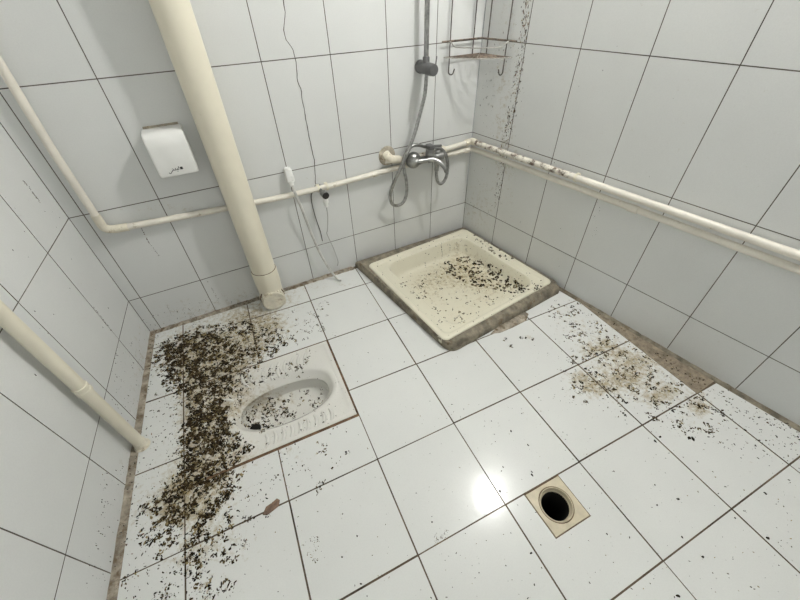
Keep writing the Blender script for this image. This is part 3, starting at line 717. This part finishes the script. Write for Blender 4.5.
# ------------------------------------------------------------------ wire corner rack
rk = thing('corner_rack', Vector((1.77, -.02, .90)), 'rusty chrome wire corner rack with hooks, hanging in the right corner', 'rack')
L0 = bw(1.578, 0, .016); LM = bw(1.735, 0, .014); K0 = Vector((1.778, -.014, 0)); RM = rw(.048, 0, .014); R0 = rw(.200, 0, .016)
def at(p, z): return Vector((p.x, p.y, z))
def wires(name, paths, r, mat, parent=rk, label=None):
    g = G()
    for p in paths: g.add(*tube(p, r, 8))
    o = g.link(name, M[mat], parent)
    if label: o['label'] = label
    return o
def shelf(z, parent, rim=True):
    bulge = lambda t, f: at(L0.lerp(R0, t)+(L0.lerp(R0, t)-K0).normalized()*f*math.sin(math.pi*t), z)
    sh = thing_part('shelf', parent, z)
    wires('front_wire', [[bulge(k/16, .030) for k in range(17)]], .0024, 'wire_bright', sh, 'bright front wire')
    wires('frame', [[at(L0, z), at(K0, z), at(R0, z)]], .0024, 'wire', sh)
    arcs = []
    for q in (.2, .36, .52, .68, .84):
        a = K0.lerp(L0, q); c = K0.lerp(R0, q)
        arcs.append([at(a.lerp(c, k/10)+(a.lerp(c, .5)-K0).normalized()*.045*q*math.sin(math.pi*k/10), z) for k in range(11)])
    arcs.append([at(K0, z+.002), bulge(.5, .030)+UP*.002])
    wires('grid', arcs, .0021, 'wire', sh)
    return sh
def thing_part(name, parent, z):
    o = bpy.data.objects.new(name, None); o.empty_display_size = .03; C.objects.link(o); o.parent = parent; o.location = Vector((0, 0, z))-Vector((0, 0, parent.location.z)); return o
for zb in (.950, 1.330):
    shelf(zb, rk); zt = zb+.058
    fr = [at(L0.lerp(R0, t)+(L0.lerp(R0, t)-K0).normalized()*f, z_) for t, f, z_ in ((.08, .0, zt), (.12, .006, zt-.004), (.20, .026, zt-.018), (.5, .036, zt-.020), (.80, .026, zt-.018), (.88, .006, zt-.004), (.92, .0, zt))]
    wires('guard_rail', [[at(L0, zt)-Vector((.012, 0, 0)), at(K0, zt), at(R0, zt)+RD*.012]], .0028, 'wire')
    wires('guard_rail', [corner_path(fr, .02, 3)], .0024, 'wire_bright', label='bright front guard wire')
for p, nm, hd in ((L0+Vector((.030, 0, 0)), 'l', Vector((.8, -.5, 0))), (R0-RD*.040, 'r', Vector((-.6, .0, 0)))):
    hd.normalize(); hk = []
    for k in range(9):
        th = math.pi*k/8; hk.append(at(p, .893)+hd*(.011*(1-math.cos(th)))+UP*(-.011*math.sin(th)))
    hk.append(hk[-1]+UP*.012+hd*.004)
    wires('upright', [[at(p, 1.42), at(p, .893)]+hk[1:]], .0026, 'wire_dark', label='dark wire upright ending in a hook')
for p in (LM, RM): wires('upright', [[at(p, 1.42), at(p, .952)]], .0026, 'wire_dark')
wires('top_bar', [[at(L0, 1.42), at(K0, 1.42), at(R0, 1.42)]], .0026, 'wire')
for p in (LM, RM): wires('screw', [[at(p, 1.40), at(p, 1.40)+(Vector((0, .016, 0)) if p is LM else -RN*.016)]], .004, 'wire_dark')

# ------------------------------------------------------------------ small valve, tap and cords on the back wall
av = thing('hose_connector', bw(.797, .59, 0), 'white plastic connector above the pipe with a white hose hanging from it', 'connector')
cgx = G(); cgx.add(*boxg(bw(.797, .590, .016), .031, .034, .058, bev=.006)); cgx.add(*lathe(bw(.7955, .612, .020), (0, -.1, 1), [(.0135, 0), (.0135, .010), (.010, .013)], 16)); cgx.add(*boxg(bw(.808, .578, .026), .014, .018, .030, bev=.004)); cgx.link('housing', M['white'], av)
G().add(*lathe(bw(.797, .568, .030), (.05, 0, -1), [(.011, 0), (.011, .010), (.007, .024)], 14)).link('nozzle', M['white'], av)
hz = [bw(.798, .555, .032), bw(.803, .50, .046), bw(.812, .45, .048), bw(.829, .33, .040), bw(.851, .20, .036), bw(.878, .09, .046), Vector((.905, -.062, .020)), Vector((.918, -.084, .0078)), Vector((.928, -.092, .0068))]
G().add(*tube(smooth_path(hz, 8), .0062, 10)).link('hose', M['cord'], av)['label'] = 'thin white hose reaching the floor'
bt = thing('angle_tap', bw(.930, .50, 0), 'small chrome tap with a round black end knob below the pipe', 'tap')
a0 = bw(.918, .500, 0.0); a1 = bpx(326, 196, .085)
G().add(*tube([a0, a0.lerp(a1, .75)], .0085, 12)).link('body', M['chrome'], bt)
dr = (a1-a0).normalized()
G().add(*lathe(a0, Vector((0, -1, 0)), [(.018, 0), (.017, .006), (.010, .009)], 16)).link('flange', M['chrome'], bt)
G().add(*lathe(a1-dr*.030, dr, [(.010, 0), (.0165, .004), (.0170, .026), (.0155, .028)], 20)).link('knob_rim', M['chrome'], bt)
G().add(*lathe(a1-dr*.004, dr, [(.0162, 0), (.0155, .005), (.002, .006)], 20)).link('knob', M['black'], bt)['label'] = 'round black knob'
sp = a0.lerp(a1, .80)-UP*.006
G().add(*lathe(sp, (0, 0, -1), [(.009, 0), (.0135, .012), (.0135, .034), (.009, .040), (.009, .052), (.004, .058)], 14)).link('nozzle', M['white'], bt)
cz = sp.z-.05
G().add(*tube(smooth_path([Vector((sp.x, sp.y, cz)), Vector((sp.x-.002, sp.y+.004, cz-.06)), Vector((sp.x-.012, sp.y+.02, cz-.14)), bw(.915, .26, .018), bw(.935, .17, .014), bw(.948, .08, .014), bw(.940, .05, .016)], 8), .0022, 8)).link('cord', M['cord_grey'], bt)['label'] = 'thin grey cord hanging from the nozzle'
ck = [(315, 190), (311.5, 194), (311.5, 201), (314, 212), (317, 222), (320.5, 232), (322.5, 241)]
dk = G().add(*tube(smooth_path([bpx(x, y, .004) for x, y in ck], 5), .0020, 6)); dko = dk.link('thin_cord', M['cord_dark'], None, loc=bpx(315, 190, .004)); meta(dko, 'thin dark cord hanging from the pipe beside the black knobbed tap', 'cord')

# ------------------------------------------------------------------ brown scrap on the floor
sc_ = fl(273.5, 506.5)
lf = [(263, 514), (266, 507), (272, 503), (277, 498.5), (280, 500), (279, 506), (273, 511), (267, 515.5)]
V = []
for z_, s_ in ((.0008, 1), (.0030, .96), (.0042, .6)):
    for x, y in lf:
        p = fl(x, y); q = sc_.lerp(p, s_); V.append(Vector((q.x, q.y, z_+noise.noise(p*80)*.0008)))
n = len(lf); F = [(r*n+k, r*n+(k+1) % n, (r+1)*n+(k+1) % n, (r+1)*n+k) for r in range(2) for k in range(n)]+[tuple(2*n+k for k in range(n)), tuple(range(n))[::-1]]
ls = link('dry_leaf', V, F, M['leaf'], None, loc=(sc_.x, sc_.y, 0)); meta(ls, 'brown leaf-shaped scrap lying on a floor joint below the toilet', 'leaf')

# ------------------------------------------------------------------ dirt
def bvh_of(objs):
    V = []; F = []
    for o in objs:
        n = len(V); mw = wloc(o); V += [v.co+mw for v in o.data.vertices]; F += [tuple(i+n for i in p.vertices) for p in o.data.polygons]
    return BVHTree.FromPolygons(V, F)
surf = bvh_of([floor, wall_back, wall_right, wall_left, pan_body, tray]+[o for o in bpy.data.objects if o.name.startswith(('ridge', 'mortar_kerb', 'trim_'))])
def hit(x, y):
    p, n, _, _ = surf.ray_cast(CP, ray(x, y))
    if p is None: return None, None
    if n.dot(ray(x, y)) > 0: n = -n
    return p, n
def inpoly(x, y, P):
    c = False; j = len(P)-1
    for i in range(len(P)):
        if (P[i][1] > y) != (P[j][1] > y) and x < (P[j][0]-P[i][0])*(y-P[i][1])/(P[j][1]-P[i][1])+P[i][0]: c = not c
        j = i
    return c
def lump(g, p, n, s, asp, ang, h, mi, ref=None):
    if ref is None: ref = Vector((1, 0, 0))
    u = ref-n*ref.dot(n)
    if u.length < .05: u = Vector((0, 0, 1))-n*n.z
    u.normalize(); v = n.cross(u); u, v = u*math.cos(ang)+v*math.sin(ang), v*math.cos(ang)-u*math.sin(ang)
    k = 6 if s < .004 else 8; V = []
    for lev, hh in ((1.0, -.0004), (.62, h)):
        for i in range(k):
            th = 2*math.pi*(i+.3*lev)/k; r = s*lev*random.uniform(.6, 1.25)
            V.append(p+u*math.cos(th)*r*asp+v*math.sin(th)*r/asp+n*(hh*random.uniform(.6, 1.2) if lev < 1 else hh))
    V.append(p+n*h*1.25)
    F = [(i, (i+1) % k, k+(i+1) % k, k+i) for i in range(k)]+[(k+i, k+(i+1) % k, 2*k) for i in range(k)]
    g.add(V, F, mi)
def pick(pal):
    r = random.random()*sum(w for _, w in pal)
    for m_, w in pal:
        r -= w
        if r <= 0: return m_
    return pal[0][0]
def scatter(g, poly, ncl, crad, per, smin, smax, pal, thr=-1.0, nsc=30, wall=False, gauss=None):
    """clusters of crumbs: ncl clusters, each `per` crumbs within crad metres"""
    xs = [q[0] for q in poly]; ys = [q[1] for q in poly]; done = 0; tries = 0
    while done < ncl and tries < ncl*60:
        tries += 1
        x, y = random.uniform(min(xs), max(xs)), random.uniform(min(ys), max(ys))
        if not inpoly(x, y, poly): continue
        p, n = hit(x, y)
        if p is None: continue
        # even spread over the surface, not over the picture
        d2 = (p-CP).length_squared; cs = abs(n.dot((p-CP).normalized()))
        if random.random() > min(1, d2/cs/8.0): continue
        if thr > -1 and noise.noise(p*nsc) < thr+random.uniform(-.12, .12): continue
        done += 1
        k = max(1, int(random.uniform(.4, 1.6)*per)); base = pick(pal); ring = random.random() < .45; rr_ = crad*random.uniform(.35, 1.25)
        u = n.orthogonal().normalized(); v = n.cross(u); a0 = random.uniform(0, 6.28); span = random.uniform(1.5, 6.0)
        for i in range(k):
            if k == 1: q = p.copy()
            elif ring:
                th = a0+span*i/k; r = rr_*random.uniform(.8, 1.1); q = p+(u*math.cos(th)+v*math.sin(th))*r
            else:
                th = random.uniform(0, 6.28); r = rr_*math.sqrt(random.random()); q = p+(u*math.cos(th)+v*math.sin(th))*r
            if k > 1:
                h_, n_, _, _ = surf.ray_cast(q+n*.03, -n)
                if h_ is None or (h_-q).length > .04: continue
                q = h_; nn = n_ if n_.dot(n) > 0 else -n_
            else: nn = n
            s = smin+(smax-smin)*random.random()**2
            if wall: lump(g, q, nn, s, random.uniform(1.1, 2.2), random.uniform(-.15, .15), min(.0016, s*.4), base if random.random() < .7 else pick(pal), UP)
            else: lump(g, q, nn, s, random.uniform(1.0, 1.9), random.uniform(0, 6.28), s*random.uniform(.35, .8), base if random.random() < .65 else pick(pal))
def stuff(g, name, label, cat='dirt'):
    o = g.link(name, D, smooth=True); meta(o, label, cat, kind='stuff'); return o
DARK = [(0, 6), (1, 4), (2, 2), (3, .8)]; MIXP = [(0, 7), (1, 5), (2, 4), (3, 1.6), (4, .7)]; TAN = [(0, 4), (1, 4), (2, 5), (3, 1.6)]; SPK = [(0, 7), (1, 2), (5, .5)]
DENSE = 1.0
g = G()
scatter(g, [(160, 343), (200, 326), (250, 322), (285, 330), (300, 340), (262, 362), (240, 385), (228, 402), (240, 440), (252, 448), (236, 470), (226, 500), (202, 530), (165, 530), (150, 515), (158, 500), (178, 480), (180, 430), (190, 400), (160, 385), (153, 360)], 1400, .010, 8, .0015, .0052, MIXP, -.14, 28)
scatter(g, [(165, 345), (210, 332), (232, 345), (236, 375), (222, 405), (236, 450), (224, 475), (208, 492), (188, 500), (185, 478), (188, 420), (196, 395), (168, 385)], 850, .009, 9, .0016, .0056, DARK, -.04, 22)
scatter(g, [(230, 322), (330, 300), (335, 335), (300, 345), (250, 350)], 80, .012, 7, .001, .0032, TAN, .0, 30)
scatter(g, [(175, 520), (250, 490), (300, 445), (350, 420), (372, 470), (300, 500), (260, 520), (235, 600), (125, 600), (120, 570)], 90, .010, 6, .001, .004, MIXP, .0, 20)
scatter(g, [(150, 335), (250, 318), (300, 330), (240, 390), (240, 470), (300, 440), (300, 480), (230, 560), (190, 600), (120, 600), (125, 480), (145, 420)], 1000, .0, 1, .0010, .0034, SPK)
scatter(g, [(185, 535), (235, 520), (230, 600), (180, 600)], 60, .012, 9, .0014, .0046, MIXP)
scatter(g, [(140, 510), (170, 470), (240, 465), (245, 500), (215, 530), (190, 560), (135, 550)], 130, .011, 7, .0014, .0050, MIXP, -.1, 22)
scatter(g, [(150, 335), (250, 312), (330, 322), (310, 350), (245, 400), (262, 440), (245, 480), (215, 540), (140, 560), (140, 500), (172, 470), (170, 410), (150, 400)], 240, .012, 5, .001, .0038, MIXP)
stuff(g, 'floor_dirt', 'thick dark brown dirt caked over the floor around the squat toilet')
g = G()
scatter(g, [(240, 425), (250, 402), (290, 392), (325, 388), (328, 400), (300, 416), (262, 432)], 75, .008, 7, .0014, .0042, MIXP, -.1)
scatter(g, [(240, 428), (250, 408), (285, 402), (290, 415), (262, 432)], 50, .007, 8, .0016, .0045, DARK)
scatter(g, [(235, 392), (280, 364), (312, 356), (300, 378), (260, 388), (236, 405)], 60, .007, 6, .0014, .0040, DARK, -.1)
scatter(g, [(240, 440), (335, 400), (357, 415), (262, 448)], 34, .005, 3, .001, .003, DARK)
scatter(g, [(232, 375), (328, 345), (357, 418), (262, 448)], 70, 0, 1, .0007, .002, SPK)
stuff(g, 'toilet_dirt', 'brown crumbs of dirt scattered inside the squat toilet bowl and on its rim')
g = G()
scatter(g, [(443, 262), (470, 256), (500, 268), (528, 290), (515, 294), (470, 285), (448, 274)], 190, .008, 8, .0020, .0060, DARK+[(2, 2)], -.25)
scatter(g, [(415, 275), (470, 262), (520, 290), (500, 308), (450, 320), (425, 305)], 60, .008, 5, .0014, .0044, MIXP)
scatter(g, [(398, 275), (412, 284), (400, 288)], 5, .006, 4, .002, .004, DARK); scatter(g, [(412, 284), (440, 284), (436, 296), (412, 300)], 16, .009, 7, .0014, .0042, DARK)
scatter(g, [(434, 305), (470, 312), (466, 325), (440, 322)], 18, .009, 7, .0012, .0036, MIXP)
scatter(g, [(465, 236), (478, 234), (515, 258), (500, 262)], 36, .007, 6, .0016, .0050, DARK); scatter(g, [(526, 282), (548, 282), (545, 290), (528, 292)], 9, .007, 6, .0018, .005, DARK)
scatter(g, [(372, 266), (458, 228), (552, 284), (450, 342)], 300, 0, 1, .0010, .0034, SPK)
for pts, wd in ((((441, 240), (441.5, 249), (442.5, 256)), 2.2), (((457, 239), (457, 249)), 1.8), (((450, 243), (450, 249)), 1.3), (((465, 244), (466, 252)), 1.3), (((425, 262), (426, 268)), 1.2)):
    for i in range(len(pts)-1):
        for k in range(12):
            t_ = random.random(); p, n = hit(pts[i][0]*(1-t_)+pts[i+1][0]*t_+random.uniform(-.4, .4), pts[i][1]*(1-t_)+pts[i+1][1]*t_)
            if p: lump(g, p, n, random.uniform(.0012, .0012*wd), 1.5, random.uniform(-.2, .2), .001, random.choice((0, 0, 1)), UP)
stuff(g, 'tray_dirt', 'dark dirt crumbs lying in the shower tray and on its rim')
g = G()
scatter(g, [(545, 305), (575, 297), (610, 330), (660, 365), (700, 395), (735, 420), (700, 440), (650, 420), (560, 400), (560, 370), (580, 350), (560, 330)], 210, .011, 8, .0013, .0044, TAN, .0, 18)
for cx, cy, k in ((604, 341, 6), (618, 352, 5), (606, 357, 4), (588, 352, 4), (576, 380, 5), (590, 372, 4), (613, 392, 3), (632, 340, 0), (553, 315, 5), (570, 318, 4), (527, 337, 4), (654, 400, 4), (697, 402, 5), (653, 380, 3), (500, 338, 2), (508, 345, 2), (583, 334, 4), (619, 376, 3), (640, 352, 4)):
    if k: scatter(g, [(cx-6, cy-4), (cx+6, cy-4), (cx+6, cy+4), (cx-6, cy+4)], k, .008, 10, .0012, .0040, DARK+[(2, 3)])
scatter(g, [(560, 292), (700, 395), (800, 432), (800, 470), (690, 440), (560, 400), (545, 310)], 480, 0, 1, .0011, .0036, SPK)
scatter(g, [(575, 296), (720, 390), (800, 430), (800, 440), (700, 392), (610, 322)], 110, .005, 3, .001, .0034, DARK)
stuff(g, 'floor_dirt', 'tan and brown dirt spots scattered over the floor between the tray and the right wall')
g = G()
scatter(g, [(230, 480), (372, 290), (470, 350), (560, 300), (800, 420), (800, 600), (200, 600)], 600, 0, 1, .0008, .0025, SPK+[(3, 3)])
for x, y, s in ((689, 446-8, .007), (693, 439, .008), (678, 499, .0045), (768, 538, .005), (678, 596, .005), (703, 557, .004), (682, 537, .0035), (532, 472, .0035), (532, 475, .0045), (500, 491, .004), (503, 467, .003), (789, 480, .003), (657, 505, .003), (528, 445, .0036), (511, 431, .004), (531, 553, .004), (361, 584, .003), (357, 536, .003), (342, 557, .003), (607, 534, .003), (432, 522, .003), (765, 493, .004), (766, 494, .0035), (735, 518, .003), (660, 437, .005), (655, 441, .005), (745, 430, .004)):
    p, n = hit(x, y)
    if p: lump(g, p, n, s, random.uniform(1, 1.5), random.uniform(0, 6), s*.4, 0)
scatter(g, [(435, 535), (447, 530), (446, 540), (436, 545)], 10, .008, 6, .0008, .002, TAN); scatter(g, [(300, 540), (318, 538), (320, 560), (304, 562)], 10, .010, 6, .0007, .0020, TAN)
stuff(g, 'floor_specks', 'small black specks scattered across the clean floor tiles in front')
# walls
g = G()
for poly, n_ in (([(140, 318), (180, 305), (250, 285), (262, 300), (250, 312), (150, 334)], 130), ([(115, 345), (150, 335), (142, 400), (134, 440), (108, 420)], 110), ([(105, 460), (132, 440), (120, 590), (80, 590)], 90), ([(0, 180), (60, 215), (120, 330), (30, 380)], 26)):
    scatter(g, poly, n_, 0, 1, .0008, .0028, SPK, wall=True)
for pts, wd in ((((141, 228), (146, 237), (149, 243), (160, 257)), 2.2), (((167, 305), (172, 316)), 1.6), (((188, 308), (196, 318), (200, 322)), 2.0), (((207, 281), (214, 292), (219, 304)), 1.5), (((23, 181), (28, 186), (35, 196), (40, 202)), 1.5), (((93, 306), (102, 318), (106, 324), (112, 331)), 1.8)):
    for i in range(len(pts)-1):
        for k in range(14):
            t = random.random(); x = pts[i][0]*(1-t)+pts[i+1][0]*t+random.uniform(-.5, .5); y = pts[i][1]*(1-t)+pts[i+1][1]*t+random.uniform(-.6, .6); p, n = hit(x, y)
            if p: lump(g, p, n, random.uniform(.0010, .0010*wd), 1.6, random.uniform(-.2, .2), .0008, random.choice((0, 0, 1, 5)), UP)
stuff(g, 'wall_splatter', 'dark splashes and streaks low on the left and back walls near the toilet', 'dirt')
g = G()
scatter(g, [(524, 0), (532, 0), (524, 60), (517, 110), (505, 160), (500, 200), (493, 212), (500, 150), (512, 90), (519, 40)], 420, .004, 2, .0011, .0036, [(0, 5), (1, 3), (5, 4), (3, 2)], wall=True)
scatter(g, [(483, 60), (524, 0), (545, 0), (500, 215), (470, 210)], 90, .0, 1, .0009, .0030, SPK, wall=True)
scatter(g, [(485, 75), (500, 60), (494, 110), (482, 125)], 22, .004, 3, .0009, .0026, SPK, wall=True)
scatter(g, [(540, 10), (700, 60), (640, 200), (560, 270), (500, 240)], 26, .0, 1, .0008, .0022, SPK, wall=True)
scatter(g, [(592, 215), (602, 205), (596, 235), (590, 240)], 12, 0, 1, .0008, .002, SPK, wall=True)
scatter(g, [(440, 140), (470, 130), (462, 222), (400, 235), (430, 200)], 26, .0, 1, .0007, .0018, SPK, wall=True)
stuff(g, 'wall_splatter', 'rusty streaks and black specks running down the right wall beside the corner', 'dirt')
